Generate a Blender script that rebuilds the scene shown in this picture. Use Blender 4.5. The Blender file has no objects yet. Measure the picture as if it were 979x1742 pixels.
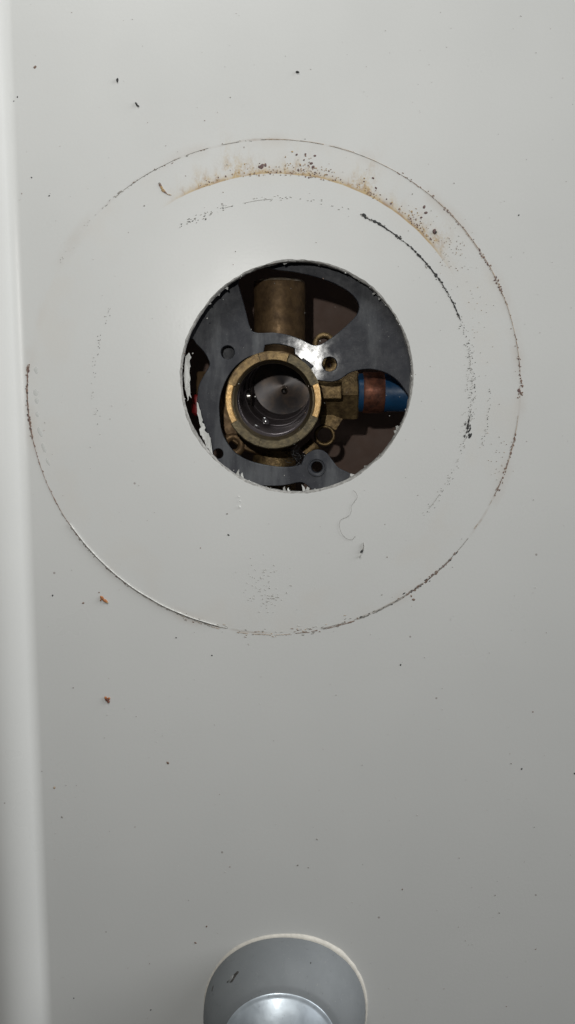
import bpy, bmesh, math, random
from mathutils import Vector, Matrix, noise as mnoise
R = random.Random(7)
PI = math.pi
C = bpy.context.scene.collection

# ---------------------------------------------------------------- camera, light, exposure
F = 1452.0                      # focal length in photograph pixels
D = 0.29                        # lens to wall, metres
TH = math.atan(196 / F)         # the phone is pitched a little downwards
cam_d = bpy.data.cameras.new('camera'); cam = bpy.data.objects.new('camera', cam_d); C.objects.link(cam)
cam.location = (0, -D, 0); cam.rotation_euler = (PI / 2 - TH, 0, 0)
cam_d.sensor_fit = 'VERTICAL'; cam_d.sensor_height = 24; cam_d.lens = 12 * F / 871
cam_d.clip_start = 0.002; cam_d.clip_end = 50
sc = bpy.context.scene; sc.camera = cam
sc.render.resolution_x, sc.render.resolution_y = 575, 1024
w = bpy.data.worlds.new('World'); sc.world = w; w.use_nodes = True
bg = w.node_tree.nodes['Background']; bg.inputs[0].default_value = (0.97, 0.98, 0.97, 1); bg.inputs[1].default_value = 0.05

def P(px, py, depth=0.0):
    """world point seen at a photograph pixel, at a given depth behind the wall face"""
    u, v = (px - 489.5) / F, (871 - py) / F
    d = Vector((u, math.cos(TH) + v * math.sin(TH), -math.sin(TH) + v * math.cos(TH)))
    t = (D + depth) / d.y
    return Vector((0, -D, 0)) + d * t
def S(px, depth=0.0): return px * (D + depth) / F
def Q(x, y, depth=0.0): return P(290 + .4392 * x, 430 + .4392 * y, depth)   # hole close-up coordinates

fl = bpy.data.lights.new('phone_flash', 'POINT'); flo = bpy.data.objects.new('phone_flash', fl); C.objects.link(flo)
fl.energy = 1.1; fl.color = (1.0, .985, .94); fl.shadow_soft_size = 0.0028
ff = P(345, 425); flo.location = (ff.x, -D + .005, ff.z)
al = bpy.data.lights.new('overhead_fill', 'AREA'); alo = bpy.data.objects.new('overhead_fill', al); C.objects.link(alo)  # added soft fill from above, grading the wall brighter towards the top
al.energy = 2.12; al.color = (.97, .985, .97); al.size = .28
alo.location = (-.1, -.36, .48); alo.rotation_euler = (Vector((0, 0, .1)) - alo.location).to_track_quat('-Z', 'Y').to_euler()
wl = bpy.data.lights.new('side_fill', 'AREA'); wlo = bpy.data.objects.new('side_fill', wl); C.objects.link(wlo)  # added fill from the right, out of view, to brighten the left column
wl.energy = 17; wl.color = (.97, .99, 1.0); wl.shape = 'RECTANGLE'; wl.size = .5; wl.size_y = 1.1
wlo.location = (1.25, -.27, .55); wlo.rotation_euler = (Vector((-.08, 0, -.2)) - wlo.location).to_track_quat('-Z', 'Y').to_euler()
sc.view_settings.view_transform = 'Standard'; sc.view_settings.look = 'None'
sc.view_settings.exposure = 0; sc.view_settings.gamma = 1; sc.view_settings.use_curve_mapping = False

# ---------------------------------------------------------------- node helpers
class NT:
    def __init__(s, name):
        s.m = bpy.data.materials.new(name); s.m.use_nodes = True
        s.t = s.m.node_tree; s.b = s.t.nodes['Principled BSDF']
        s.co = s.t.nodes.new('ShaderNodeTexCoord').outputs['Object']
    def n(s, typ, **kw):
        nd = s.t.nodes.new(typ)
        for k, v in kw.items(): setattr(nd, k, v)
        return nd
    def put(s, sock, v):
        if isinstance(v, bpy.types.NodeSocket): s.t.links.new(v, sock)
        elif isinstance(v, (tuple, list)) and len(v) == 3 and sock.type == 'RGBA': sock.default_value = (*v, 1)
        else: sock.default_value = v
    def math(s, op, a, b=0.0, c=0.0):
        nd = s.n('ShaderNodeMath', operation=op)
        for i, v in enumerate((a, b, c)): s.put(nd.inputs[i], v)
        return nd.outputs[0]
    def noise(s, scale, detail=4, rough=.55, vec=None, dist=0.0):
        nd = s.n('ShaderNodeTexNoise'); s.put(nd.inputs['Vector'], vec or s.co)
        nd.inputs['Scale'].default_value = scale; nd.inputs['Detail'].default_value = detail
        nd.inputs['Roughness'].default_value = rough; nd.inputs['Distortion'].default_value = dist
        return nd.outputs[0]
    def ramp(s, v, a, b, lo=0.0, hi=1.0):
        nd = s.n('ShaderNodeMapRange', interpolation_type='SMOOTHSTEP'); s.put(nd.inputs[0], v)
        for i, q in enumerate((a, b, lo, hi)): nd.inputs[i + 1].default_value = q
        return nd.outputs[0]
    def mix(s, f, a, b):
        nd = s.n('ShaderNodeMix', data_type='RGBA'); s.put(nd.inputs[0], f); s.put(nd.inputs[6], a); s.put(nd.inputs[7], b)
        return nd.outputs[2]
    def bump(s, h, strength, dist):
        nd = s.n('ShaderNodeBump'); nd.inputs['Strength'].default_value = strength; nd.inputs['Distance'].default_value = dist
        s.put(nd.inputs['Height'], h); s.put(s.b.inputs['Normal'], nd.outputs[0])
    def set(s, **kw):
        for k, v in kw.items(): s.put(s.b.inputs[k.replace('_', ' ')], v)
        return s.m

def plain(name, col, rough=.5, metal=0.0, var=.35, scale=400, col2=None, bump=0.0, spec=.5):
    g = NT(name); f = g.ramp(g.noise(scale, 6, .65), .3, .72)
    c2 = col2 or tuple(c * (1 - var) for c in col)
    g.set(Base_Color=g.mix(f, c2, col), Roughness=g.ramp(g.noise(scale * 1.7, 4), .3, .7, max(.05, rough - .1), min(1, rough + .12)), Metallic=metal)
    g.b.inputs['Specular IOR Level'].default_value = spec
    if bump: g.bump(g.noise(scale * 3, 5, .7), bump, .0004)
    return g.m

# ---------------------------------------------------------------- mesh helpers
def link(name, bm, mats, parent=None, smooth=None):
    me = bpy.data.meshes.new(name); bmesh.ops.recalc_face_normals(bm, faces=bm.faces); bm.to_mesh(me); bm.free()
    for m in (mats if isinstance(mats, list) else [mats]): me.materials.append(m)
    o = bpy.data.objects.new(name, me); C.objects.link(o)
    if parent: o.parent = parent; o.matrix_parent_inverse = Matrix.Translation(-parent.location)
    if smooth is not None:
        me.shade_smooth()
        me.set_sharp_from_angle(angle=math.radians(smooth))
        for p in me.polygons:
            if name == 'wall' and max(abs(me.vertices[i].co.y) for i in p.vertices) < 1e-7: p.use_smooth = False
    return o
def thing(name, loc, label, cat, group=None):
    o = bpy.data.objects.new(name, None); C.objects.link(o); o.location = loc; o.empty_display_size = .01
    return tag(o, label, cat, group)
def tag(o, label, cat, group=None, kind=None):
    o['label'] = label; o['category'] = cat
    if group: o['group'] = group
    if kind: o['kind'] = kind
    return o
def frame(axis):
    a = Vector(axis).normalized(); h = Vector((0, 0, 1)) if abs(a.z) < .9 else Vector((1, 0, 0))
    x = h.cross(a).normalized(); return x, a.cross(x), a
def rings(bm, loops, close_ends=True, closed_loop=True):
    vs = [[bm.verts.new(p) for p in L] for L in loops]; n = len(vs[0])
    for a, b in zip(vs, vs[1:]):
        for i in range(n if closed_loop else n - 1):
            bm.faces.new((a[i], a[(i + 1) % n], b[(i + 1) % n], b[i]))
    if close_ends:
        bm.faces.new(vs[0]); bm.faces.new(vs[-1])
    return vs
def lathe(bm, org, axis, prof, seg=64, close=True, wob=0.0, phase=0.0):
    """prof: (distance along axis, radius)"""
    x, y, a = frame(axis); org = Vector(org); L = []
    for t, r in prof:
        L.append([org + a * t + (x * math.cos(k) + y * math.sin(k)) * (r + wob * mnoise.noise(Vector((math.cos(k) * 3, math.sin(k) * 3, t * 150))))
                  for k in [phase + 2 * PI * i / seg for i in range(seg)]])
    return rings(bm, L, close)
def tube_path(bm, pts, rad, seg=6):
    L = []
    for i, p in enumerate(pts):
        d = pts[min(i + 1, len(pts) - 1)] - pts[max(i - 1, 0)]
        x, y, a = frame(d); r = rad(i / (len(pts) - 1)) if callable(rad) else rad
        if L:                                                # keep the frames aligned
            pass
        L.append([p + (x * math.cos(2 * PI * k / seg) + y * math.sin(2 * PI * k / seg)) * r for k in range(seg)])
    rings(bm, L)
def box(bm, lo, hi, bev=0.0):
    r = bmesh.ops.create_cube(bm, size=1)['verts']
    for v in r: v.co = Vector([(lo[i] + hi[i]) / 2 + v.co[i] * (hi[i] - lo[i]) for i in range(3)])
    if bev: bmesh.ops.bevel(bm, geom=list({e for v in r for e in v.link_edges}), offset=bev, segments=3, affect='EDGES', profile=.6)
def smooth_loop(pts, n=6):
    """closed Catmull-Rom through (x, y); a point given as (x, y, 1) stays a sharp corner"""
    out = []; m = len(pts)
    for i in range(m):
        p1, p2 = pts[i], pts[(i + 1) % m]
        p0 = pts[i - 1] if len(p1) == 2 else p1; p3 = pts[(i + 2) % m] if len(p2) == 2 else p2
        for k in range(n):
            t = k / n; q = []
            for c in (0, 1):
                q.append(.5 * (2 * p1[c] + (p2[c] - p0[c]) * t + (2 * p0[c] - 5 * p1[c] + 4 * p2[c] - p3[c]) * t * t + (3 * p1[c] - p0[c] - 3 * p2[c] + p3[c]) * t ** 3))
            out.append(tuple(q))
    return out
def plate_mesh(loops, depth, half, bev):
    """sheet with holes: loops of (x, z) world, outer first; front face at depth"""
    cu = bpy.data.curves.new('plate_outline', 'CURVE'); cu.dimensions = '2D'; cu.fill_mode = 'BOTH'
    cu.extrude = half - bev; cu.bevel_depth = bev; cu.bevel_resolution = 2
    for L in loops:
        sp = cu.splines.new('POLY'); sp.points.add(len(L) - 1)
        for p, q in zip(sp.points, L): p.co = (q[0] * 100, q[1] * 100, 0, 1)
        sp.use_cyclic_u = True
    cu.extrude *= 100; cu.bevel_depth *= 100; cu.offset = -cu.bevel_depth
    ob = bpy.data.objects.new('plate_outline', cu); C.objects.link(ob)
    me = bpy.data.meshes.new_from_object(ob.evaluated_get(bpy.context.evaluated_depsgraph_get()))
    bpy.data.objects.remove(ob); bpy.data.curves.remove(cu)
    bm = bmesh.new(); bm.from_mesh(me); bpy.data.meshes.remove(me)
    for v in bm.verts: v.co = Vector((v.co.x / 100, depth + half - v.co.z / 100, v.co.y / 100))
    bmesh.ops.remove_doubles(bm, verts=bm.verts, dist=1e-6)
    return bm

# ---------------------------------------------------------------- materials
RX = (P(885.5, 657).x - P(46.5, 657).x) / 2; RZ = (P(466, 237).z - P(466, 1077).z) / 2
EC = Vector(((P(885.5, 657).x + P(46.5, 657).x) / 2, 0, (P(466, 237).z + P(466, 1077).z) / 2)); ER = RX              # trim plate's old outline on the wall
SC_ = P(470, 662); SR = (P(470, 296) - SC_).length              # brown stain arc
def wall_material():
    g = NT('white acrylic panel')
    xyz = g.n('ShaderNodeSeparateXYZ'); g.put(xyz.inputs[0], g.co); X, Z = xyz.outputs[0], xyz.outputs[2]
    dx = g.math('SUBTRACT', X, SC_.x); dz = g.math('SUBTRACT', Z, SC_.z)
    r = g.math('SQRT', g.math('ADD', g.math('MULTIPLY', dx, dx), g.math('MULTIPLY', dz, dz)))
    ang = g.math('MULTIPLY', g.math('ARCTAN2', dz, dx), 180 / PI)
    wob = g.math('MULTIPLY', g.math('SUBTRACT', g.noise(60, 2), .5), .0012)
    t = g.math('ADD', g.math('SUBTRACT', r, SR), wob)                       # metres outside the arc
    ca = g.n('ShaderNodeCombineXYZ'); g.put(ca.inputs[0], ang)
    an = g.noise(.085, 3, .6, vec=ca.outputs[0])                            # varies along the arc
    arc = g.math('MULTIPLY', g.ramp(ang, 31, 47), g.ramp(ang, 124, 108))
    edge = g.ramp(t, -.0001, .0003)
    wide = g.ramp(an, .42, .66, .0009, .0042)
    fall = g.math('POWER', 2.718, g.math('MULTIPLY', g.math('DIVIDE', t, wide), -1.0))
    sv = g.n('ShaderNodeMapping'); g.put(sv.inputs[0], g.co); sv.inputs['Scale'].default_value = (1, 1, .45)
    blot = g.math('MULTIPLY', g.ramp(g.noise(420, 6, .75, vec=sv.outputs[0]), .40, .60, .06, 1.0), g.ramp(g.noise(1500, 3, .6), .35, .6, .45, 1.0))
    amt = g.ramp(an, .3, .55, .55, 1.0)
    thin = g.math('MULTIPLY', g.math('POWER', 2.718, g.math('DIVIDE', t, -.0009)), g.ramp(g.noise(260, 4, .6), .3, .55, .35, .8))
    m1 = g.math('MULTIPLY', arc, g.math('MULTIPLY', edge, g.math('MAXIMUM', thin, g.math('MULTIPLY', fall, g.math('MULTIPLY', blot, amt)))))
    m1 = g.math('MINIMUM', g.math('MULTIPLY', m1, 1.9), .9)
    scol = g.mix(g.ramp(g.noise(330, 3), .4, .66), (.45, .325, .155), (.33, .215, .12))
    base = g.mix(g.ramp(g.noise(13, 3), .25, .75), (.562, .563, .550), (.588, .588, .574))
    base = g.mix(g.ramp(g.noise(1500, 3, .6), .3, .7, 0, .1), base, (.49, .495, .475))
    # broad soft grime round the old trim
    er = g.math('SQRT', g.math('ADD', g.math('POWER', g.math('SUBTRACT', X, EC.x), 2.0), g.math('POWER', g.math('MULTIPLY', g.math('SUBTRACT', Z, EC.z), RX / RZ), 2.0)))
    ring = g.math('MULTIPLY', g.ramp(g.math('ABSOLUTE', g.math('SUBTRACT', er, ER)), .0035, 0), g.ramp(g.noise(45, 4), .45, .7, 0, .28))
    base = g.mix(ring, base, (.42, .35, .29))
    ea = g.math('ARCTAN2', g.math('SUBTRACT', Z, EC.z), g.math('SUBTRACT', X, EC.x)); cb = g.n('ShaderNodeCombineXYZ'); g.put(cb.inputs[0], ea)
    lw = g.math('ADD', g.math('SUBTRACT', er, ER), g.math('MULTIPLY', g.math('SUBTRACT', g.noise(120, 3), .5), .0012))
    line = g.math('MULTIPLY', g.ramp(g.math('ABSOLUTE', lw), .0006, .0001), g.math('MULTIPLY', g.math('SUBTRACT', 1.0, g.math('MULTIPLY', g.ramp(ea, 2.35, 2.5), g.ramp(ea, 3.13, 3.0))), g.math('MULTIPLY', g.ramp(g.noise(2.2, 4, .6, vec=cb.outputs[0]), .42, .66), g.ramp(g.noise(400, 4), .3, .6, .2, .65))))
    base = g.mix(line, base, (.33, .27, .22))
    # faint wipe marks
    wm = g.n('ShaderNodeMapping'); g.put(wm.inputs[0], g.co); wm.inputs['Rotation'].default_value = (0, math.radians(24), 0); wm.inputs['Scale'].default_value = (9, 30, 60)
    base = g.mix(g.ramp(g.noise(1, 5, .62, vec=wm.outputs[0]), .52, .72, 0, .16), base, (.54, .54, .525))
    # yellowish cast between stain and rim
    base = g.mix(g.math('MULTIPLY', g.math('MULTIPLY', g.ramp(er, ER - .016, ER - .012), g.ramp(er, ER, ER - .001)), g.ramp(g.noise(70, 3), .4, .7, 0, .10)), base, (.55, .47, .38))
    # pin-head dirt
    vo = g.n('ShaderNodeTexVoronoi'); g.put(vo.inputs['Vector'], g.co); vo.inputs['Scale'].default_value = 210
    sep = g.n('ShaderNodeSeparateColor'); g.put(sep.inputs[0], vo.outputs['Color'])
    dot = g.math('MULTIPLY', g.math('LESS_THAN', vo.outputs['Distance'], g.ramp(sep.outputs[1], 0, 1, .025, .085)), g.math('LESS_THAN', sep.outputs[0], .045))
    base = g.mix(g.math('MULTIPLY', dot, .55), base, (.16, .12, .10))
    base = g.mix(m1, base, scol)
    g.set(Base_Color=base, Roughness=g.ramp(g.noise(30, 4), .3, .7, .27, .37))
    g.b.inputs['Specular IOR Level'].default_value = .36
    g.bump(g.noise(900, 3, .5), .05, .0003)
    return g.m
M = {}
M['wall'] = wall_material()
M['rim'] = plain('cut acrylic edge', (.38, .37, .35), .7, scale=900, var=.5)
M['flake'] = plain('torn white flake', (.52, .52, .50), .7, scale=700, var=.15)
M['board'] = plain('brown backing board', (.155, .103, .082), .8, scale=120, var=.12)
def plate_material():
    g = NT('black plastic')
    st = g.n('ShaderNodeMapping'); g.put(st.inputs[0], g.co); st.inputs['Rotation'].default_value = (0, math.radians(-40), 0); st.inputs['Scale'].default_value = (110, 60, 22)
    streak = g.ramp(g.noise(1, 5, .6, vec=st.outputs[0]), .48, .75)
    dust = g.ramp(g.noise(2400, 2, .5), .64, .74)
    c = g.mix(g.math('MULTIPLY', streak, .75), (.019, .0205, .027), (.10, .105, .112))
    c = g.mix(g.math('MULTIPLY', dust, .35), c, (.15, .15, .145))
    # rubbed, polished patch beside the collar
    k = P(522, 600, .0066); o = plate_origin
    ds = g.n('ShaderNodeVectorMath', operation='DISTANCE'); g.put(ds.inputs[0], g.co); ds.inputs[1].default_value = k - o
    dd = g.math('ADD', ds.outputs['Value'], g.math('MULTIPLY', g.math('SUBTRACT', g.noise(240, 4, .6), .5), .014))
    pol = g.ramp(dd, .0125, .0015)
    rough = g.math('MULTIPLY_ADD', pol, -.26, g.ramp(g.noise(260, 5, .7), .35, .65, .46, .58))
    g.set(Base_Color=c, Roughness=rough, Specular_IOR_Level=g.math('MULTIPLY_ADD', pol, .25, .3))
    g.put(g.b.inputs['Coat Weight'], g.math('MULTIPLY', pol, g.ramp(g.noise(330, 5, .7), .40, .62, .0, .17))); g.b.inputs['Coat IOR'].default_value = 2.2; g.b.inputs['Coat Roughness'].default_value = .2
    g.bump(g.noise(260, 4, .6), .2, .0004); return g.m
plate_origin = Vector((0, 0, 0))
M['plate'] = plate_material()
M['rubber'] = plain('black rubber', (.012, .012, .013), .6)
M['brass'] = plain('aged brass', (.31, .215, .10), .50, .72, scale=380, col2=(.10, .066, .034), bump=.55)
M['brass_dull'] = plain('dull brown brass', (.22, .14, .068), .55, .6, scale=300, col2=(.12, .075, .04), bump=.2)
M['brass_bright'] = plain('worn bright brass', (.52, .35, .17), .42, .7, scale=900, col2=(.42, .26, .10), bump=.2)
M['brass_green'] = plain('tarnished brass', (.19, .152, .088), .5, .7, scale=520, col2=(.075, .064, .043), bump=.6)
M['rim_highlight'] = plain('pipe end highlight', (.50, .44, .36), .45, .5, scale=500, col2=(.20, .14, .08), bump=.3)  # highlight on the pipe's top edge, put into a paler colour
M['lip'] = plain('dark brass', (.085, .065, .038), .4, .5, scale=600, bump=.3)  # darker brass tone for the lip inside the collar
M['bore'] = plain('dark plated bore', (.17, .148, .155), .10, .5, scale=60, var=.4, bump=.35)
M['black'] = plain('dark void', (.006, .006, .006), .5)
M['steel'] = plain('steel pin', (.6, .58, .55), .28, 1)
M['blue'] = plain('blue plastic pipe', (.012, .075, .185), .42, scale=250, var=.25)
M['red'] = plain('red plastic pipe', (.24, .012, .014), .5, scale=250)
M['copper'] = plain('copper crimp', (.30, .115, .068), .5, .6, scale=420, col2=(.10, .045, .034), bump=.15)
M['sealant'] = plain('cream sealant', (.60, .57, .51), .6, scale=500, var=.15, bump=.3)
M['hair'] = plain('dark fibre', (.20, .18, .16), .6)
def turned():
    g = NT('turned metal floor')
    tg = g.n('ShaderNodeTangent', direction_type='RADIAL', axis='Z')
    g.set(Base_Color=g.mix(g.ramp(g.noise(160, 4), .4, .7), (.030, .025, .026), (.085, .058, .042)), Metallic=.35, Roughness=.38)
    g.b.inputs['Anisotropic'].default_value = .88; g.put(g.b.inputs['Tangent'], tg.outputs[0])
    return g.m
M['turned'] = turned()
def spout_material(name, c, c2, rough, metal):
    g = NT(name)
    sp = g.ramp(g.noise(1300, 3, .6), .66, .74)
    s2 = g.ramp(g.noise(500, 4, .7), .62, .72)
    b = g.mix(g.ramp(g.noise(60, 4), .3, .7), c2, c)
    b = g.mix(g.math('MULTIPLY', s2, .35), b, tuple(v * .35 for v in c)); b = g.mix(g.math('MULTIPLY', sp, .35), b, (.42, .40, .36))
    g.set(Base_Color=b, Roughness=g.ramp(g.noise(220, 5), .3, .7, rough - .06, rough + .08), Metallic=metal, Specular_IOR_Level=.3)
    g.bump(g.noise(700, 4), .08, .0003); return g.m
M['spout'] = spout_material('grey spout coating', (.185, .196, .203), (.165, .176, .183), .66, .08)
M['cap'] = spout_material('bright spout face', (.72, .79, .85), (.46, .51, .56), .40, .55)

# ---------------------------------------------------------------- setting: wall panel with its cut hole
HC = P(505, 644); HR = S(193)
XE = -0.0876                                             # foot of the moulded column along the left
def hole_r(a, k=0):
    v = Vector((math.cos(a), math.sin(a), k * .3))
    return HR * (.997 + .006 * math.sin(2 * a + 1.2)) + .00035 * mnoise.noise(v * 4) + .00022 * mnoise.noise(v * 21)
bm = bmesh.new()
x0, x1, z0, z1 = XE, .5, -.6, .5
cor = [math.atan2(z - HC.z, x - HC.x) % (2 * PI) for x, z in ((x0, z0), (x0, z1), (x1, z0), (x1, z1))]
angs = sorted([2 * PI * i / 480 for i in range(480)] + cor)
def rect_pt(a):
    c, s = math.cos(a), math.sin(a); t = min([((x1 if c > 0 else x0) - HC.x) / c if abs(c) > 1e-9 else 9, ((z1 if s > 0 else z0) - HC.z) / s if abs(s) > 1e-9 else 9])
    return Vector((HC.x + c * t, 0, HC.z + s * t))
L = []
for k, (dr, y) in enumerate(((.03, .0031), (.0002, .0030), (0, .0026), (0, .0004), (.0002, .0001), (.0006, 0))):
    L.append([Vector((HC.x + math.cos(a) * (hole_r(a, k) + dr), y, HC.z + math.sin(a) * (hole_r(a, k) + dr))) for a in angs])
L.append([Vector((HC.x + math.cos(a) * (HR + .006), 0, HC.z + math.sin(a) * (HR + .006))) for a in angs])
L.append([rect_pt(a) for a in angs])
rings(bm, L, close_ends=False)
for f in bm.faces:
    c = f.calc_center_median()
    f.material_index = 1 if 1e-6 < c.y < .003 else 0
    if abs(c.y) < 1e-6: f.tag = True
# moulded column: cove, then a rounded shoulder
prof = [(XE, 0)]; cx, cy, RR, th1 = XE, 0, .0058, math.radians(40)
for i in range(1, 15):
    a = th1 * i / 14; prof.append((XE - RR * math.sin(a), -RR * (1 - math.cos(a))))
px_, py_ = prof[-1]; R2 = .016
for i in range(1, 19):
    a = th1 - math.radians(62) * i / 18
    prof.append((px_ - R2 * (math.sin(th1) - math.sin(a)) , py_ - R2 * (math.cos(a) - math.cos(th1))))
px_, py_ = prof[-1]; prof.append((px_ - .10, py_ + .05))
zs = [z0 + (z1 - z0) * i / 12 for i in range(13)]
rings(bm, [[Vector((x, y, z)) for z in zs] for x, y in prof], close_ends=False, closed_loop=False)
wall = link('wall', bm, [M['wall'], M['rim']], smooth=30); wall['kind'] = 'structure'
# thick torn burrs left by the hole saw, one clump of loose shavings round the rim
bm = bmesh.new()
def burr(a, ln, wd, ins=.0, dep=.0028):
    r = hole_r(a); t = Vector((-math.sin(a), 0, math.cos(a))); n = Vector((-math.cos(a), 0, -math.sin(a)))
    b = Vector((HC.x, dep, HC.z)) - n * (r + .0002) ; tip = b + n * ln + t * R.uniform(-.6, .6) * ln + Vector((0, R.uniform(-.001, .0008), 0))
    m = b.lerp(tip, .55) + t * R.uniform(-.3, .3) * wd
    q = [b - t * wd / 2, b + t * wd / 2, m + t * wd * .35, tip, m - t * wd * .4]
    f = [bm.verts.new(v + Vector((0, -.00012, 0))) for v in q]; g = [bm.verts.new(v + Vector((0, .00012, 0))) for v in q]
    bm.faces.new(f); bm.faces.new(g[::-1])
    for i in range(5): bm.faces.new((f[i], g[i], g[(i + 1) % 5], f[(i + 1) % 5]))
for deg, ln, wd in ((-122, .0022, .0009), (-119, .0016, .0012), (-121, .0012, .0006), (-96, .0018, .0010), (-94, .0013, .0007), (-86, .0022, .0010), (-84.5, .0015, .0014), (-59, .0013, .0014), (-60.5, .0008, .001), (-26, .0012, .0018), (-28, .001, .0012), (-51, .0009, .0012), (96, .0008, .0015), (128, .0009, .001), (133, .0007, .0012), (139, .0009, .0012), (47, .0012, .0008), (44, .0009, .001), (40, .0007, .001)):
    burr(math.radians(deg), ln, wd)
for i in range(80):
    a = R.uniform(0, 2 * PI); burr(a, R.uniform(.0001, .00045), R.uniform(.0002, .0008), dep=R.choice((.0004, .0027)))
b = link('saw_burrs', bm, M['flake'], wall); b['kind'] = 'stuff'
def flap(pts, dep, th, name='torn_flap', mat='flake'):
    L = [(Q(x, y, dep).x, Q(x, y, dep).z) for x, y in smooth_loop(pts, 6)]
    L = [(x + .0006 * mnoise.noise(Vector((x * 1100, z * 1100, 1))), z + .0006 * mnoise.noise(Vector((x * 1100, z * 1100, 5)))) for x, z in L]
    bm = bmesh.new(); f0 = [bm.verts.new((x, dep + .0004 * mnoise.noise(Vector((x * 400, z * 400, 9))), z)) for x, z in L]; f1 = [bm.verts.new((v.co.x, v.co.y + th * 2, v.co.z)) for v in f0]
    bm.faces.new(f0); bm.faces.new(f1[::-1]); n = len(L)
    for i in range(n): bm.faces.new((f0[i], f1[i], f1[(i + 1) % n], f0[(i + 1) % n]))
    bmesh.ops.triangulate(bm, faces=bm.faces)
    return link(name, bm, M[mat], wall)
flap([(60, 405), (72, 388, 1), (78, 412), (73, 450), (77, 490), (70, 530), (80, 560, 1), (72, 554), (66, 570, 1), (58, 520), (54, 470)], .0032, .0003)
flap([(103, 583), (109, 588), (121, 640), (134, 680), (126, 686), (111, 640)], .0036, .00025)
flap([(114, 682), (128, 674), (136, 692), (148, 700), (156, 724), (149, 742, 1), (146, 735), (158, 764, 1), (172, 796, 1), (156, 776), (136, 737), (122, 708)], .0034, .0003)

# backing board at the back of the cavity
bm = bmesh.new(); box(bm, (-.5, .072, -.6), (.5, .084, .5)); o = link('back_wall', bm, M['board']); o['kind'] = 'structure'

# ---------------------------------------------------------------- black mounting plate
PD, TA, TB = .0066, .072, .047
def pl(pts, n=6): return [(q.x, q.z) for q in (Q(x, y, PD) for x, y in smooth_loop(pts, n))]
def circ(x, y, r, n=40): return [(q.x, q.z) for q in (Q(x + r * math.cos(2 * PI * i / n), y + r * math.sin(2 * PI * i / n), PD) for i in range(n))]
top_win = [(262, 118, 1), (285, 200), (308, 287), (334, 308), (400, 308), (455, 317), (510, 336), (545, 354), (566, 358), (592, 350), (640, 318), (690, 275), (722, 240), (731, 208), (718, 178), (690, 150), (640, 120), (590, 100), (540, 85), (480, 72), (420, 64), (340, 50), (265, 60, 1)]
mid_win = [(900, 525), (925, 570), (955, 640), (940, 760), (845, 870), (770, 885), (722, 864), (690, 850), (650, 830), (625, 800), (605, 775), (580, 762), (550, 766), (522, 785), (507, 815), (480, 826), (430, 829), (360, 820), (300, 803), (250, 773), (216, 730), (196, 680), (189, 620), (190, 575), (200, 530), (222, 480), (255, 437), (300, 405), (360, 385, 1), (366, 357, 1), (405, 352), (445, 358), (481, 370, 1), (482, 392, 1), (520, 425), (546, 458), (560, 488), (590, 497), (630, 499), (660, 489), (690, 468), (730, 455), (780, 452), (830, 465), (870, 490)]
low_win = [(262, 868), (285, 880), (339, 899), (409, 902), (455, 897), (496, 888), (521, 893), (550, 921), (570, 965), (420, 985), (290, 950), (235, 885)]
left_win = [(80, 332), (97, 350), (125, 380), (143, 408), (150, 434), (132, 467), (109, 510), (102, 560), (104, 620), (115, 670), (133, 708), (152, 742), (140, 765), (60, 690), (15, 560), (15, 430), (45, 350)]
outer = circ(489, 487, 535, 120)
bm = plate_mesh([outer, pl(top_win), pl(mid_win), pl(low_win), pl(left_win), circ(220, 385, 27), circ(617, 432, 28), circ(185, 779, 20), circ(567, 829, 26)], PD, .001, .00025)
pc = Q(489, 487, PD)
def tilt(p): return Vector((p.x, p.y - TA * (p.x - pc.x) + TB * (p.z - pc.z), p.z))
for v in bm.verts: v.co = tilt(v.co)
plate = thing('mounting_plate', tilt(pc), 'black dusty plastic mounting plate with cut-out windows right behind the hole in the white wall', 'mounting plate')
po = link('plate', bm, M['plate'], plate, smooth=35)
for p in po.data.polygons:
    if abs(p.normal.dot(Vector((TA, 1, -TB)).normalized())) > .9995: p.use_smooth = False
def on_plate(x, y, dy=0.0):
    q = tilt(Q(x, y, PD)); q.y += dy; return q
NP = Vector((TA, 1, -TB)).normalized()
bm = bmesh.new(); c = on_plate(567, 829)                              # moulded eyelet rim
lathe(bm, c - NP * .0004, NP, [(.002, S(37 * .4392)), (.0002, S(37 * .4392)), (0, S(35.5 * .4392)), (0, S(33 * .4392)), (.0003, S(31 * .4392)), (.0004, S(24 * .4392)), (.0008, S(22 * .4392)), (.0055, S(20 * .4392))], 48, close=False)
link('eyelet', bm, M['plate'], plate, smooth=50)
bm = bmesh.new(); c = on_plate(220, 385)                              # blind screw socket
lathe(bm, c + NP * .0005, NP, [(0, S(27.5 * .4392)), (.005, S(26.5 * .4392)), (.0052, S(8 * .4392)), (.0052, S(.5 * .4392))], 40, close=False)
link('screw_socket', bm, M['plate'], plate, smooth=40)
bm = bmesh.new(); box(bm, (-.0022, -.0011, -.0010), (.0022, .0011, .0010), .0003)
bmesh.ops.rotate(bm, verts=bm.verts, cent=(0, 0, 0), matrix=Matrix.Rotation(math.radians(38), 3, 'Y'))
bmesh.ops.translate(bm, verts=bm.verts, vec=on_plate(528, 431, -.0004)); link('tab', bm, M['rubber'], plate, smooth=40)

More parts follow.
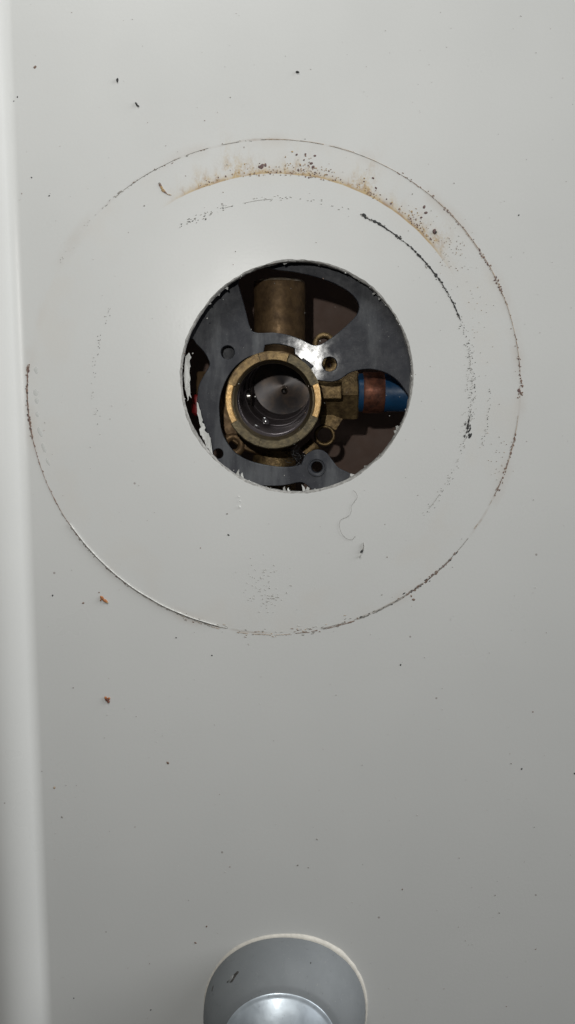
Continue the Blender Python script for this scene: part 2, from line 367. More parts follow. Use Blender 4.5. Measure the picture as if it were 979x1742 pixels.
# ---------------------------------------------------------------- brass valve
VC = P(465, 681, .004)
valve = thing('shower_valve', VC, 'tarnished brass shower valve body with round open collar seen through the hole', 'valve')
YA = Vector((0, 1, 0))
def CP(px, py, dep): return P(px, py, dep)
def seg_angle(a): return math.radians(a)
RO, RI = S(82, .004), S(66.5, .004)
bm = bmesh.new(); c0 = P(465, 681, .004)
lathe(bm, c0, YA, [(.034, RO * .97), (.0025, RO * .97), (.0018, RO * .955), (.0018, RI * 1.01), (.034, RI * 1.01)], 96, close=False, wob=.0001)
for k in range(6):                                                     # thread turns outside
    lathe(bm, c0 + YA * (.006 + k * .0022), YA, [(0, RO * .96), (.0007, RO * 1.0), (.0014, RO * .96)], 72, close=False)
link('collar', bm, M['brass_green'], valve, smooth=40)
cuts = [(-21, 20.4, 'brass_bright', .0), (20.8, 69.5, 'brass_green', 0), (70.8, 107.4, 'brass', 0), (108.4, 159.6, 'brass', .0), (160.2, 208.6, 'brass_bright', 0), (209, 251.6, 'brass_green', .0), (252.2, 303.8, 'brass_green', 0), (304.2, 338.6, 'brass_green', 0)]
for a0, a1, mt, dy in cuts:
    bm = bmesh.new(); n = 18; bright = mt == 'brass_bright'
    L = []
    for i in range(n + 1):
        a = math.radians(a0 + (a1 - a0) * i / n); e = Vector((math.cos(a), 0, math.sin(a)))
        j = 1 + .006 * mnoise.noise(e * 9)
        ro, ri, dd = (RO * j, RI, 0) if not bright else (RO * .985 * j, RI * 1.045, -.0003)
        ch = .00035
        sec = [(ri, .002), (ri, ch * 2), (ri + ch, 0), (ro - ch, 0), (ro, ch), (ro, .002)]
        L.append([c0 + e * r + YA * (t + dd + .00008 * mnoise.noise(e * 30)) for r, t in sec])
    rings(bm, L); link('collar_segment', bm, M[mt], valve, smooth=30)
# lip between the collar and the bore
bm = bmesh.new(); lathe(bm, c0, YA, [(.0006, RI * 1.0), (.0015, RI * .975), (.0032, RI * .965), (.0036, RI * .94), (.007, RI * .94)], 96, close=False)
link('collar_lip', bm, M['lip'], valve, smooth=40)
# bore
def ob_ring(px, py, rp, dep, n=96):
    c = P(px, py, dep); r = S(rp, dep); return [c + Vector((math.cos(2 * PI * i / n), 0, math.sin(2 * PI * i / n))) * r for i in range(n)]
bm = bmesh.new()
steps = [(465, 681, 62.5, .0085), (465.5, 680, 62.3, .0105)]
for x, y, q, d0, dq in ((467, 677.5, 62, .011, 2.6), (473, 668, 57, .0235, 2.6), (477, 662, 53, .0300, 2.4)):        # rounded steps
    for k in range(7):
        a = PI / 2 * k / 6; steps.append((x, y, q - dq * (1 - math.cos(a)), d0 + .0008 * math.sin(a)))
steps += [(480, 658.5, 49.5, .0335), (481, 656.5, 48.4, .0350), (482, 655, 48, .038)]
rings(bm, [ob_ring(*q) for q in steps], close_ends=False)
link('bore', bm, M['bore'], valve, smooth=50)
fc = P(482, 655, .036); fr = S(51, .036)
bm = bmesh.new(); lathe(bm, (0, 0, 0), (0, 0, 1), [(0, fr * 1.03), (-.0001, fr * .93), (-.0002, fr * .6), (-.0002, fr * .3), (-.0002, fr * .1), (-.0002, fr * .01)], 96, close=False)
fo = link('bore_floor', bm, M['turned'], valve, smooth=40)
fo.matrix_parent_inverse = Matrix(); fo.location = fc - VC; fo.rotation_euler = (PI / 2 + .05, 0, 0)
bm = bmesh.new(); pp = P(484, 665, .034); lathe(bm, pp, YA, [(0, .0001), (.0001, .0004), (.0004, .0008), (.0009, .0011), (.0014, .0012), (.004, .0012)], 24, close=False)
link('pin', bm, M['steel'], valve, smooth=60)
bm = bmesh.new(); pc_ = P(424, 674, .021)                                # side port in the bore wall
for sgn in (0,):
    L = []
    for k in range(4):
        rr = (1.15, 1.0, .8, .78)[k]; off = (0, -.0003, 0, .0012)[k]
        L.append([pc_ + Vector((-off + .0006, math.cos(t) * .0038 * rr, math.sin(t) * .0030 * rr)) for t in [2 * PI * i / 32 for i in range(32)]])
    rings(bm, L, close_ends=False)
link('side_port', bm, M['steel'], valve, smooth=40)
bm = bmesh.new(); bm.faces.new([bm.verts.new(pc_ + Vector((.0005, math.cos(t) * .0031, math.sin(t) * .0024))) for t in [2 * PI * i / 32 for i in range(32)]])
link('port_opening', bm, M['black'], valve)
# cast body behind the collar
bm = bmesh.new(); bc = P(452, 690, .026); rb = S(84, .026)
rings(bm, [ob_ring(472, 673, 62, .026)] + [[bc + YA * t + Vector((math.cos(2 * PI * i / 96), 0, math.sin(2 * PI * i / 96))) * (q + .0002 * mnoise.noise(Vector((i * .2, t * 100, 0)))) for i in range(96)] for t, q in ((0, rb * .96), (.0006, rb * .99), (.0014, rb), (.026, rb), (.027, rb * .9))], close_ends=False)
link('body', bm, M['brass_dull'], valve, smooth=35)
bm = bmesh.new(); ax = P(476, 478, .033); ax2 = P(476, 612, .033); rt = S(43, .030)
h = (ax2 - ax).length
lathe(bm, Vector((ax.x, .033, ax.z)), (0, 0, -1), [(0, rt * .72), (0, rt * .90), (.0005, rt * .965), (.0013, rt), (h, rt)], 64, close=True)
link('top_outlet', bm, M['brass_dull'], valve, smooth=40)
bm = bmesh.new(); lathe(bm, Vector((ax.x, .033, ax.z + .0001)), (0, 0, -1), [(0, rt * .70), (0, rt * .905), (.0005, rt * .975), (.0009, rt * .995), (.0010, rt * .9)], 64, close=False, wob=.0002)
link('end_rim', bm, M['rim_highlight'], valve, smooth=40)
bm = bmesh.new(); lathe(bm, P(467, 770, .033), (0, 0, -1), [(-.001, S(34, .03)), (0, S(34, .03)), (.001, S(37, .03)), (.03, S(37, .03))], 48)
link('bottom_outlet', bm, M['brass'], valve, smooth=40)
def fitting(x_in, x_out, pyc, dep, rad, name, mat):
    bm = bmesh.new(); a, b = P(x_in, pyc, dep), P(x_out, pyc, dep); d = Vector((b.x - a.x, 0, 0))
    lathe(bm, a, d, [(0, rad), (d.length - .0006, rad), (d.length, rad * .94)], 6, phase=0); return link(name, bm, M[mat], valve)
fitting(538, 608, 672, .033, S(46, .033), 'cold_inlet', 'brass')
fitting(405, 337, 668, .036, S(40, .036), 'hot_inlet', 'brass_dull')
bm = bmesh.new(); a, b = P(543, 649, .017), P(582, 679, .017); box(bm, (a.x, .017, b.z), (b.x, .03, a.z), .0008)
link('cast_block', bm, M['brass'], valve, smooth=35)
def lug(px, py, dep, r_o, r_i, web, mat='brass', rim=True):
    bm = bmesh.new(); c = P(px, py, dep); ro, ri = S(r_o, dep), S(r_i, dep)
    lathe(bm, c, YA, [(.005, ri), (.0006, ri), (0, ri + .0006), (-.0002, (ro + ri) / 2), (.0001, ro - .0006), (.0008, ro), (.005, ro), (.005, ri)], 40, close=False)
    e = P(*web, dep); d = (e - c).normalized(); s = YA.cross(d) * ro * .8
    q = [c + d * ro * .85 + s, c + d * ro * .85 - s, e - s * 1.3, e + s * 1.3]
    rings(bm, [[v + YA * .001 for v in q], [v + YA * .0048 for v in q]])
    if rim: lathe(bm, c - YA * .0004, YA, [((ro - ri) / 2 * (1 - math.cos(t)), (ro + ri) / 2 + (ro - ri) / 2 * math.sin(t)) for t in [-PI / 2 + PI * q / 10 for q in range(11)]], 40, close=False)   # rounded rim
    return link('mounting_lug', bm, M[mat], valve, smooth=40)
lug(552, 585, .016, 19, 10, (535, 612))
lug(553, 741, .026, 18, 12.5, (566, 706))
lug(397, 757, .0255, 21, 8, (425, 735), 'brass_dull', False)
lug(561, 621, .019, 17, 4, (540, 650))
bm = bmesh.new(); a = P(553, 741, .027); b = P(520, 772, .027); tube_path(bm, [a + (b - a) * t for t in (.45, .7, 1)], .0028, 10); link('casting_web', bm, M['brass'], valve, smooth=50)

# ---------------------------------------------------------------- supply pipes
def pipe(name, xa, xb, py, dep, rad, mat, label):
    a, b = P(xa, py, dep), P(xb, py, dep); t = thing(name, a, label, 'pipe')
    d = Vector((b.x - a.x, 0, 0)); bm = bmesh.new()
    lathe(bm, a, d, [(0, rad * .8), (0, rad * .96), (.0004, rad), (d.length, rad)], 56); link('tube', bm, M[mat], t, smooth=40); return t
cold = pipe('water_pipe', 608.5, 1250, 668, .030, S(32, .030), 'blue', 'blue plastic water pipe with copper crimp ring at the right of the brass valve')
bm = bmesh.new(); a, b = P(617, 668, .030), P(652.5, 668, .030); rr = S(32, .030); l = b.x - a.x
lathe(bm, a, (1, 0, 0), [(0, rr * .99), (0, rr * 1.03), (.0005, rr * 1.075), (l * .3, rr * 1.08), (l * .7, rr * 1.075), (l - .0005, rr * 1.07), (l, rr * 1.03), (l, rr * .99)], 64, close=False, wob=.0002)
link('crimp_ring', bm, M['copper'], cold, smooth=40)
bm = bmesh.new(); a = P(336, 671, .022); lathe(bm, a, (0, 0, -1), [(0, .0004), (.0001, .0014), (.0006, .0019), (.0016, .0021), (.0065, .0021), (.0075, .0012)], 24)
tag(link('plug', bm, M['red'], smooth=40), 'small red plastic plug just visible in the dark gap at the left of the hole', 'plug')

# lump of black fluff on the valve casting
bm = bmesh.new()
for i in range(26):
    p = P(R.gauss(505, 6), R.gauss(776, 7), R.uniform(.005, .012)); pts = [p]; d = Vector((R.gauss(0, 1), R.gauss(0, .5), R.gauss(0, 1))).normalized()
    for k in range(5): d = (d + Vector((R.gauss(0, .6), R.gauss(0, .4), R.gauss(0, .6)))).normalized(); pts.append(pts[-1] + d * .0006)
    tube_path(bm, pts, .00009, 4)
tag(link('fluff', bm, M['rubber']), 'small clump of black fluff caught on the lower edge of the black plate below the brass collar', 'fluff', kind='stuff')

# ---------------------------------------------------------------- spout at the bottom
sb = P(485.5, 1719, 0); sr = abs(P(485.5 + 137, 1716, 0).x - sb.x)
SL = .019; se = P(476, 1780, -SL); er_ = abs(P(476 + 99, 1781, -SL).x - se.x)
spout = thing('tub_spout', sb, 'scuffed grey metal tub spout sealed to the wall at the bottom', 'spout')
def spout_ring(t, r):                                      # t: 0 wall, 1 face
    c = sb.lerp(se, min(t, 1)); n = 2.13 - .13 * max(0, min(t, 1))                  # slightly squared shoulders at the wall
    return [Vector((c.x + sg(math.cos(k), n) * r, -SL * t, c.z + sg(math.sin(k), n) * r)) for k in [2 * PI * i / 96 for i in range(96)]]
def sg(v, n): return math.copysign(abs(v) ** (2 / n), v)
def lerp(a, b, t): return a + (b - a) * t
def spout_r(t): return er_ + .0006 + (sr - er_ - .0006) * (1 - max(0, t) ** 2.0) ** .82
bm = bmesh.new()
rings(bm, [spout_ring(t, spout_r(t)) for t in (-.05, 0, .08, .16, .24, .32, .4, .48, .56, .64, .72, .8, .86, .92, .96)] + [spout_ring(.985, er_ + .0004), spout_ring(1.0, er_)], close_ends=False)
link('body', bm, M['spout'], spout, smooth=60)
bm = bmesh.new()
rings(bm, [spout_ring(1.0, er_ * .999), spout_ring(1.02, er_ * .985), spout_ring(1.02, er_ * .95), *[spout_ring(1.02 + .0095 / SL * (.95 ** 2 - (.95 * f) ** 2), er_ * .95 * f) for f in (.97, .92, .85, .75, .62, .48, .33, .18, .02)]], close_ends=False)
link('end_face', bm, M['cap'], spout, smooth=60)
bm = bmesh.new(); L = []
for i in range(200):
    k = 2 * PI * i / 200; e = Vector((sg(math.cos(k), 2.13), 0, sg(math.sin(k), 2.13)))
    right = max(0, math.cos(k - math.radians(35)))
    w_ = .0004 + .0005 * max(0, math.sin(k)) + .0006 * right ** 3 + .0003 * mnoise.noise(e * 3) + .00022 * right * mnoise.noise(e * 11)
    c = Vector((sb.x, 0, sb.z)) + e * sr
    L.append([c + e * -.0012 + YA * .0003, c + e * -.0008 + YA * -w_ * .8, c + e * w_ * .2 + YA * -w_ * .9, c + e * w_ * .75 + YA * -w_ * .45, c + e * w_ * 1.05 + YA * .0003])
L.append(L[0]); rings(bm, L, close_ends=False); link('sealant_bead', bm, M['sealant'], spout, smooth=60)
# chips in the coating
def on_spout(px, py):
    o_ = Vector((0, -D, 0)); d = (P(px, py, 0) - o_).normalized()
    lo, hi = None, None
    for i in range(2000):
        t = D * .8 + i * .0001; p = o_ + d * t; tt = -p.y / SL
        if 0 <= tt <= 1:
            c = sb.lerp(se, tt); r = spout_r(tt)
            n = 2.13 - .13 * tt
            if abs((p.x - c.x) / r) ** n + abs((p.z - c.z) / r) ** n < 1: return p
    return p
def blob(bm, c, ax, ay, nrm, h, seg=9, mi=0, rough=.35):
    k0 = R.random() * 9; L = []
    ring = [bm.verts.new(c - nrm * .0001 + (ax * math.cos(2 * PI * i / seg) + ay * math.sin(2 * PI * i / seg)) * (1 + rough * mnoise.noise(Vector((k0, i * 1.7, 0))))) for i in range(seg)]
    mid = [bm.verts.new(c + nrm * h * .8 + (ax * math.cos(2 * PI * i / seg) + ay * math.sin(2 * PI * i / seg)) * .55 * (1 + rough * mnoise.noise(Vector((k0, i * 1.7, 0))))) for i in range(seg)]
    top = bm.verts.new(c + nrm * h)
    for i in range(seg):
        f = bm.faces.new((ring[i], ring[(i + 1) % seg], mid[(i + 1) % seg], mid[i])); f.material_index = mi
        f = bm.faces.new((mid[i], mid[(i + 1) % seg], top)); f.material_index = mi
M['chip'] = plain('chipped coating', (.045, .042, .038), .7)
M['chip2'] = plain('flaked grey coating', (.20, .205, .205), .6)
for px, py, L_, W_, deg, mt in ((398, 1662, 12, 5, 42, 'chip'), (394, 1665, 9, 4.2, 45, 'chip2'), (404, 1655, 5, 3.4, 30, 'chip'), (362, 1682, 6, 1.6, 62, 'chip'), (388, 1670, 4, 1.5, 40, 'chip'), (529, 1638, 2, 1.3, 80, 'chip')):
    p = on_spout(px, py); q = on_spout(px + 3, py); q2 = on_spout(px, py + 3)
    tx, tz = (q - p).normalized(), (q2 - p).normalized(); nr = tx.cross(tz).normalized()
    if nr.y > 0: nr = -nr
    dirn = (tx * math.cos(math.radians(deg)) - tz * math.sin(math.radians(deg))).normalized(); sd = nr.cross(dirn)
    bm = bmesh.new(); blob(bm, p, dirn * S(L_), sd * S(W_), nr, .00022 if mt == 'chip' else .0004, 12); link('paint_chip', bm, M[mt], spout, smooth=30)

M['pale_speck'] = plain('pale specks', (.42, .41, .38), .6)
bm = bmesh.new()  # pale specks, most of them in a streak down the middle
for i in range(34):
    px, py = (R.gauss(482, 3.5), R.uniform(1608, 1684)) if i < 22 else (R.uniform(380, 600), R.uniform(1640, 1690))
    p = on_spout(px, py); l = R.choice((.5, .7, .9, 1.3)); blob(bm, p, Vector((S(l), 0, 0)), Vector((0, -.6, .7)) * S(l * R.uniform(.6, 1.6)), Vector((0, -.7, .7)), .0001, 7)
sf = link('pale_specks', bm, M['pale_speck'], spout, smooth=30); sf['kind'] = 'stuff'

# ---------------------------------------------------------------- residue, grime and crumbs on the wall face
NW = Vector((0, -1, 0))
def wmat(name, col, rough=.8, al=1.0):
    m = plain(name, col, rough, scale=1500, var=.4, spec=.2)
    m.node_tree.nodes['Principled BSDF'].inputs['Alpha'].default_value = al; return m
G = [wmat('black grime', (.055, .055, .055)), wmat('brown grime', (.25, .175, .14)), wmat('tan grime', (.46, .36, .27)), wmat('grey grime', (.34, .325, .30)), wmat('pale sealant trace', (.63, .625, .60), .8), wmat('plum grime', (.17, .115, .11)), wmat('ochre grime', (.44, .31, .17)), wmat('faded grime', (.50, .485, .455))]
BLK, BRN, TAN, GRY, PAL, PLM, OCH, FAD = range(8)
def spot(bm, px, py, l, w_, deg=None, mi=0, h=.00012, seg=8):
    a = math.radians(R.uniform(0, 180) if deg is None else deg)
    c = P(px, py, 0); e = Vector((math.cos(a), 0, math.sin(a))); s = Vector((-e.z, 0, e.x))
    blob(bm, c, e * S(l), s * S(w_), NW, h, seg, mi)
def arc_spots(bm, cx, cy, r, a0, a1, n, ln, wd, mats, jit=1.0, power=1.0):
    for i in range(n):
        a = math.radians(a0 + (a1 - a0) * R.random() ** power); rr = r + R.gauss(0, jit)
        l = R.uniform(*ln); spot(bm, cx + math.cos(a) * rr, cy - math.sin(a) * rr, l, R.uniform(*wd), math.degrees(a) + 90 + R.gauss(0, 8), R.choice(mats))
def arc_line(bm, cx, cy, r, a0, a1, wd, mi, gap=.0, h=.00012, rj=.6, seed=0):
    n = max(4, int(abs(a1 - a0) * 2.2)); st = None; rows = []
    def flush(rows):
        if len(rows) > 2:
            f0 = len(bm.faces); rings(bm, rows, close_ends=True, closed_loop=True); bm.faces.ensure_lookup_table()
            for f in bm.faces[f0:]: f.material_index = mi
    for i in range(n + 1):
        a = math.radians(a0 + (a1 - a0) * i / n); g = mnoise.noise(Vector((a * 28 + seed, seed * 3.1, .5)))
        if g < gap: flush(rows); rows = []; continue
        rr = r + rj * mnoise.noise(Vector((a * 14, seed, 0))); w_ = wd * (.35 + .9 * abs(mnoise.noise(Vector((a * 37, seed, 2)))) * 2) * min(1, (g - gap) * 5 + .25)
        sec = []
        for q, hh in ((-1, -.0001), (-.5, h * .8), (0, h), (.5, h * .8), (1, -.0001)):
            p = P(cx + math.cos(a) * (rr + q * w_ / 2), cy - math.sin(a) * (rr + q * w_ / 2), 0); sec.append(p + NW * hh)
        rows.append(sec)
    flush(rows)
# outline left by the round trim
bm = bmesh.new(); c = (466, 657)
arc_line(bm, *c, 420, 130, 46, 1.5, GRY, -.12, seed=1); arc_spots(bm, *c, 420, 134, 92, 34, (1, 4), (.6, 1.1), (GRY, BRN, FAD), .8)
spot(bm, 204, 327, 6.5, 1.8, 35, GRY); spot(bm, 195, 334, 3, 1, 35, FAD); arc_spots(bm, *c, 421, 150, 136, 10, (.8, 2), (.5, .9), (FAD,), 2)
arc_line(bm, *c, 420, 92, 3, 1.8, TAN, -.35, seed=2); arc_line(bm, *c, 420, 64, 2, 1.5, BRN, .0, seed=3)
arc_spots(bm, *c, 420, 60, 0, 90, (.8, 2.6), (.7, 1.5), (BRN, PLM, BRN), 1.3); arc_spots(bm, *c, 420, 35, 22, 22, (1, 3.2), (1, 2), (PLM, BRN), 2.2)
arc_spots(bm, *c, 420, 3, -4, 16, (1.5, 4), (1, 2.3), (PLM, BRN), 2.5); spot(bm, 883, 664, 4, 3.4, 80, PLM)
arc_line(bm, *c, 419, 0, -27, 1.4, TAN, -.2, seed=4); arc_line(bm, *c, 419, -11, -27, 2.2, BRN, -.15, seed=5); arc_spots(bm, *c, 419, -10, -27, 44, (1, 3.5), (.8, 1.6), (PLM, BRN, BRN), 1.6)
arc_line(bm, *c, 419, -27, -40, 1.2, TAN, 0, seed=6); arc_line(bm, *c, 420, -38, -71, 2.0, GRY, -.4, seed=7); arc_line(bm, *c, 421, -42, -58, 2.2, BRN, -.2, seed=8); arc_line(bm, *c, 421.5, -58, -70, 3.2, GRY, -.3, seed=9)
arc_spots(bm, *c, 420.5, -42, -60, 60, (1, 4.5), (.8, 1.8), (BRN, BLK, PLM), 1.4); arc_spots(bm, *c, 421, -60, -70, 24, (2, 6), (.7, 1.3), (GRY, BLK), 1)
arc_line(bm, *c, 422, -71, -85, 2.4, BRN, -.3, seed=10); arc_line(bm, *c, 420, -73, -79, 3, GRY, -.6, seed=11); arc_spots(bm, *c, 418, -70, -86, 36, (1, 5), (.6, 1.4), (TAN, GRY, BRN, FAD), 4)
arc_line(bm, *c, 423, -86, -105, 1.5, TAN, .0, seed=12); arc_spots(bm, *c, 420, -86, -112, 50, (1, 4), (.6, 1.2), (FAD, GRY, TAN, BRN), 4)
arc_line(bm, *c, 419.5, -101, -142, 2.6, GRY, -.7, seed=13); arc_line(bm, *c, 417.6, -103, -146, 2.2, PAL, -.7, h=.0005, seed=14)
arc_spots(bm, *c, 420.3, -108, -150, 70, (1.5, 4), (.6, 1.2), (GRY, PLM, GRY), .7)
arc_line(bm, *c, 419.5, -142, -184, 2.0, BRN, -.6, seed=15); arc_line(bm, *c, 419.5, -168, -185, 4.2, BRN, -.5, seed=16); arc_spots(bm, *c, 419.5, -168, -185, 52, (1.4, 4), (.8, 2.0), (PLM, BLK, BRN), 1.2)
arc_spots(bm, *c, 419.5, -150, -185, 40, (1, 2.5), (.6, 1.2), (PLM, BRN), .9)
tag(link('sealant_residue', bm, G, smooth=40), 'thin brown and grey ring of old sealant and grime, outermost circle around the hole', 'residue', kind='stuff')
# black gasket marks on the inner circle
bm = bmesh.new(); c = (482, 660)
arc_line(bm, *c, 323, 66, 21, 5.2, BLK, -.30, seed=21, rj=1.4); arc_line(bm, *c, 323, 62, 34, 5.4, BLK, -.1, seed=22, rj=1.4)
arc_spots(bm, *c, 323, 66, 22, 110, (1, 4), (.6, 1.7), (BLK, BLK, GRY), 1.5); spot(bm, 620, 366, 6, 3.5, -30, BLK)
arc_spots(bm, *c, 323, 70, 118, 40, (1, 3), (.5, .9), (GRY, FAD, GRY), 3); arc_line(bm, *c, 322, 88, 108, 1.2, FAD, -.1, seed=23); arc_spots(bm, *c, 324, 108, 123, 30, (1, 3), (.5, 1), (GRY, BLK, FAD), 4)
arc_spots(bm, *c, 323, 22, -14, 120, (.6, 1.7), (.5, 1.0), (BLK, GRY, BLK, FAD), 3.5); arc_spots(bm, *c, 318, 8, -14, 70, (.6, 1.5), (.5, .8), (GRY, FAD), 5)
arc_line(bm, *c, 322, -8, -16, 5, BLK, -.05, seed=26, rj=3); arc_spots(bm, *c, 322, -11, -15, 18, (1.5, 4.5), (.9, 2.2), (BLK,), 2.6); spot(bm, 800, 742, 7, 3, 62, BLK)
arc_spots(bm, *c, 322, -16, -42, 44, (.6, 1.6), (.5, .9), (GRY, BLK, FAD), 3); arc_spots(bm, 482, 660, 352, 0, -16, 34, (.6, 2), (.5, .9), (GRY, FAD, BLK), 2)
arc_spots(bm, *c, 322, 155, 196, 46, (.6, 1.6), (.5, .9), (GRY, FAD, BLK), 3); arc_line(bm, *c, 322, -40, 20, 1.2, FAD, .05, seed=25)
tag(link('gasket_marks', bm, G, smooth=40), 'broken arc of black gasket marks on the innermost circle right of the hole', 'marks', kind='stuff')
# grime caught in the brown stained arc
bm = bmesh.new()
for cx_, n, sd, hi_ in ((455, 46, 30, 22), (520, 70, 20, 36), (545, 40, 25, 22), (640, 22, 15, 16), (705, 46, 16, 34), (360, 16, 16, 12), (720, 20, 14, 26)):
    for i in range(n):
        x = R.gauss(cx_, sd); dx = x - 470
        if abs(dx) > 300: continue
        y = 662 - math.sqrt(364 ** 2 - dx * dx); y -= abs(R.gauss(0, hi_ * .5))
        l = R.uniform(.8, 2.3); spot(bm, x, y, l, l * R.uniform(.5, 1), None, R.choice((BRN, TAN, PLM, TAN, OCH)))
for x, y, l in ((446, 283, 6), (442, 284, 4), (452, 281, 4), (505, 263, 3), (520, 262, 2.6), (536, 265, 3.2), (560, 291, 2.4), (635, 303, 3), (640, 320, 3), (508, 290, 3), (530, 278, 4), (533, 284, 4), (722, 352, 4), (725, 362, 4), (717, 370, 3)): spot(bm, x, y, l, l * .7, None, PLM)
for i in range(60): spot(bm, R.gauss(772, 18), R.gauss(425, 22), R.uniform(.5, 2), R.uniform(.4, 1), None, R.choice((TAN, FAD, BRN)))
for i in range(26): spot(bm, R.gauss(815, 12), R.gauss(540, 50), R.uniform(.5, 2), R.uniform(.4, 1), None, R.choice((TAN, FAD)))
for i in range(24): spot(bm, R.gauss(848, 14), R.gauss(780, 26), R.uniform(.6, 2), R.uniform(.4, 1), None, R.choice((TAN, BRN, FAD)))
tag(link('rust_stain', bm, G, smooth=40), 'rusty brown stain specks along the upper arc above the hole', 'stain', kind='stuff')
# loose dirt over the whole panel
bm = bmesh.new()
for i in range(380):
    l = R.choice((.6, .7, .8, .9, 1.0, 1.5)); spot(bm, R.uniform(20, 975), R.uniform(5, 1735), l, l * R.uniform(.5, .9), None, R.choice((GRY, FAD, FAD, FAD, BRN)), seg=6)
for x, y, l, mi in ((60, 114, 4, BRN), (30, 165, 2, BLK), (24, 172, 1.6, BLK), (54, 302, 2, BLK), (84, 333, 2.2, BLK), (883, 366, 2.2, BLK), (389, 910, 2.6, BLK), (387, 874, 2.6, GRY), (682, 1131, 2.4, BLK), (907, 1211, 2, BRN), (870, 1299, 2, GRY), (888, 1308, 2.6, BLK), (978, 1316, 2.6, BLK), (685, 1513, 2, BRN), (843, 1523, 2, GRY), (850, 1553, 2.2, GRY), (540, 1428, 2.6, GRY), (507, 1472, 2.6, GRY), (525, 1476, 2, GRY), (286, 1298, 4, BRN), (93, 1340, 3.6, TAN), (106, 1390, 3, GRY), (333, 1604, 3.2, BRN), (352, 1576, 2.6, BRN), (257, 1718, 2.2, BLK), (126, 1698, 2, BLK), (29, 1675, 2, BLK), (361, 1115, 2, BLK), (125, 1170, 2, GRY), (46, 1270, 3, GRY), (9, 1502, 2, GRY), (142, 1026, 3, BRN), (90, 1013, 2.4, BLK), (169, 1008, 2, BRN), (704, 1020, 4, BRN), (700, 1014, 3, BRN), (246, 350, 2, GRY), (300, 1085, 2, BLK), (650, 1012, 2, GRY), (702, 330, 1.8, GRY)):
    spot(bm, x, y, l, l * .7, None, mi)
for i in range(70): spot(bm, R.gauss(452, 18), R.gauss(1000, 26), R.uniform(.6, 3), R.uniform(.4, .9), R.gauss(-30, 25), FAD)
for i in range(16): spot(bm, R.gauss(464, 5), R.gauss(1017, 2.5), R.uniform(1, 4), R.uniform(.5, .9), -15, R.choice((FAD, GRY)))
tag(link('dirt_specks', bm, G, smooth=40), 'fine dark specks of dirt scattered over the white wall', 'dirt', kind='stuff')
# crumbs and marks that can be picked out singly
def crumb(name, label, cat, bits, group=None):
    bm = bmesh.new()
    for x, y, l, w_, deg, mi in bits: spot(bm, x, y, l, w_, deg, mi, .0006 if name == 'crumb' else .0002, 11)
    return tag(link(name, bm, G, smooth=30), label, cat, group)
G.append(wmat('rust orange', (.42, .17, .07))); RST = 8
G.append(wmat('rust red', (.20, .085, .06))); RED = 9
crumb('crumb', 'orange rust crumb on the wall below the lower left of the outer ring', 'crumb', [(174, 1017, 4.5, 3, -40, RST), (179, 1022, 6.5, 3, -35, RST), (172, 1020, 3, 1.6, 60, RST), (183, 1025, 2.5, 2, 20, OCH)])
crumb('crumb', 'round reddish brown crumb alone on the wall low at the left', 'crumb', [(183, 1190, 4.5, 3.8, 10, RED), (180, 1187, 3, 2.4, 60, RST), (185, 1194, 3.2, 2.6, 30, RED), (186, 1188, 2.4, 2, 0, RST)])
crumb('smear', 'brown hooked smear at the left end of the stained arc above the hole', 'smear', [(273, 315, 5.5, 2.6, -70, BRN), (275, 319, 4.5, 3, -60, OCH), (278, 324, 4.5, 3, -40, OCH), (281, 327, 5, 2, -30, BRN), (288, 331, 6, 1.2, -15, TAN), (272, 312, 2.6, 2, 0, GRY)])
crumb('crumb', 'dark plum coloured dot of grime right of the stained arc', 'crumb', [(739.5, 394, 4.6, 4, 80, PLM), (741, 395, 3, 2.6, 0, BLK)])
crumb('crumb', 'curved black speck at the upper left of the wall', 'crumb', [(232.5, 177, 4, 1.9, -60, BLK), (235, 180, 3, 1.4, -15, BLK)])
crumb('crumb', 'black speck above and left of the curved one, near the wall top', 'crumb', [(200, 136, 3.2, 1.9, 70, BLK), (200, 139, 1.6, 1.2, 0, BLK)])
crumb('crumb', 'black speck at the middle of the wall top, straight above the hole', 'crumb', [(506, 122.5, 2.8, 2, 0, BLK), (508, 123, 1.8, 1.2, 0, BLK)])
crumb('crumb', 'black lint crumb with a thin tail below the curled hair', 'crumb', [(616, 938, 3.4, 2.2, 50, BLK), (618, 934, 4, 1, 70, GRY), (619, 927, 5, .5, 95, GRY), (613, 946, 4, .4, 60, FAD)])
k_ = .3473; pts2 = [(300 + k_ * x, 820 + k_ * y) for x, y in ((868, 40), (882, 55), (886, 75), (872, 97), (858, 118), (857, 143), (842, 168), (808, 184), (800, 205), (803, 232), (815, 258), (838, 278), (862, 282), (880, 262))]
cr = []
for i in range(len(pts2) - 1):
    p0, p1, p2, p3 = pts2[max(i - 1, 0)], pts2[i], pts2[i + 1], pts2[min(i + 2, len(pts2) - 1)]
    for j in range(5):
        t = j / 5; cr.append([.5 * (2 * p1[c] + (p2[c] - p0[c]) * t + (2 * p0[c] - 5 * p1[c] + 4 * p2[c] - p3[c]) * t * t + (3 * p1[c] - p0[c] - 3 * p2[c] + p3[c]) * t ** 3) for c in (0, 1)])
bm = bmesh.new(); tube_path(bm, [P(x, y, -.00012 - .0001 * abs(math.sin(i * .3))) for i, (x, y) in enumerate(cr)],   .000042, 5)
tag(link('hair', bm, M['hair']), 'fine curled hair stuck to the wall just below the hole', 'hair')
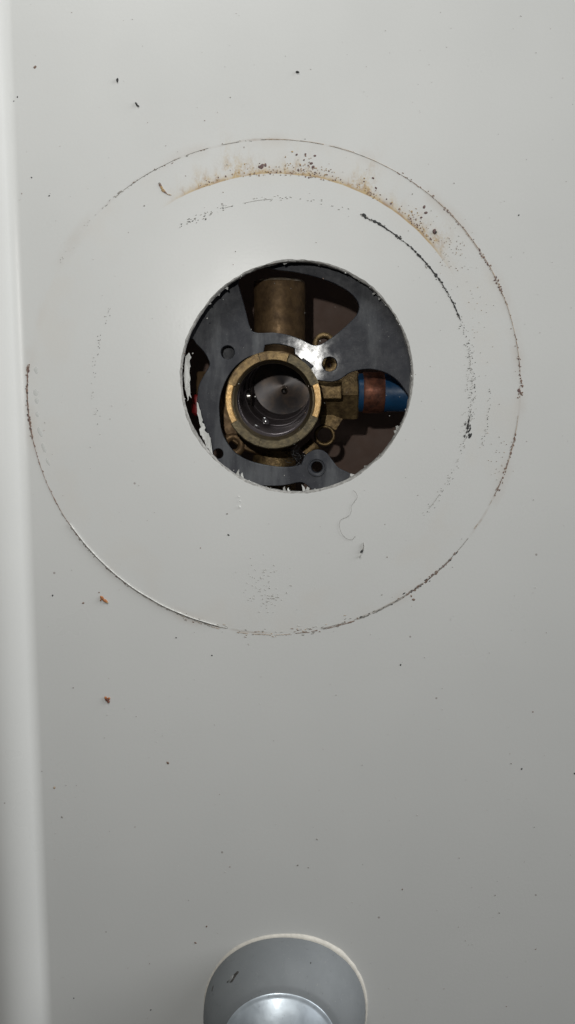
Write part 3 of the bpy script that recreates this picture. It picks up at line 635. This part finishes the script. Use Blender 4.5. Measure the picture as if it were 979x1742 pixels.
# clear water drops
M['drop'] = NT('clear drop').set(Base_Color=(.9, .9, .88), Roughness=.08); M['drop'].node_tree.nodes['Principled BSDF'].inputs['Alpha'].default_value = .35
for i, (x, y, l, lab) in enumerate(((408, 862, 3, 'tiny clear water drop just below the left of the hole, lowest of three'), (408.5, 852, 1.8, 'tiny clear water drop just below the left of the hole, middle of three'), (406.5, 845, 1.6, 'tiny clear water drop just below the left of the hole, topmost of three'))):
    bm = bmesh.new(); spot(bm, x, y, l, l * .8, 90, 0, .0005, 14); tag(link('drop_or_glint', bm, M['drop'], smooth=80), lab, 'water drop', 'water drops below the hole')
# added glossy blobs turned to the flash, making glints low in the valve bore
M['glint_gloss'] = NT('glint gloss').set(Base_Color=(.05, .045, .05), Roughness=.14, Coat_Weight=1.0, Coat_Roughness=.06, Specular_IOR_Level=1.0)
for x, y, l, w_, deg, dep, lab in ((452, 716.5, 7, 5, -35, .0175, 'added glossy blob glinting low in the brass valve bore, larger of two'), (438, 725, 5, 2.2, -20, .013, 'added glossy blob glinting low in the brass valve bore, smaller of two')):
    c = P(x, y, dep); hv = ((Vector((0, -D, 0)) - c).normalized() + (flo.location - c).normalized()).normalized()
    e = Vector((math.cos(math.radians(deg)), 0, math.sin(math.radians(deg)))); e = (e - hv * e.dot(hv)).normalized(); sd = hv.cross(e)
    bm = bmesh.new(); blob(bm, c, e * S(l), sd * S(w_), hv, .00012, 12); tag(link('drop_or_glint', bm, M['glint_gloss'], smooth=80), lab, 'water drop', 'added glint blobs in the valve')
# dried pale film inside the left of the outer ring
bm = bmesh.new()
for x, y, l, w_ in ((62, 630, 9, 6), (61, 668, 9, 7), (63, 682, 8, 6), (64, 705, 7, 5), (68, 735, 14, 5), (75, 762, 14, 5), (82, 786, 10, 4)):
    spot(bm, x, y, l, w_, 95 if y < 720 else 110, 0, .00003, 14)
M['film'] = NT('dried film').set(Base_Color=(.66, .67, .65), Roughness=.5); M['film'].node_tree.nodes['Principled BSDF'].inputs['Alpha'].default_value = .45
tag(link('dried_film', bm, M['film'], smooth=80), 'faint pale dried film just inside the left of the outer ring', 'film', kind='stuff')
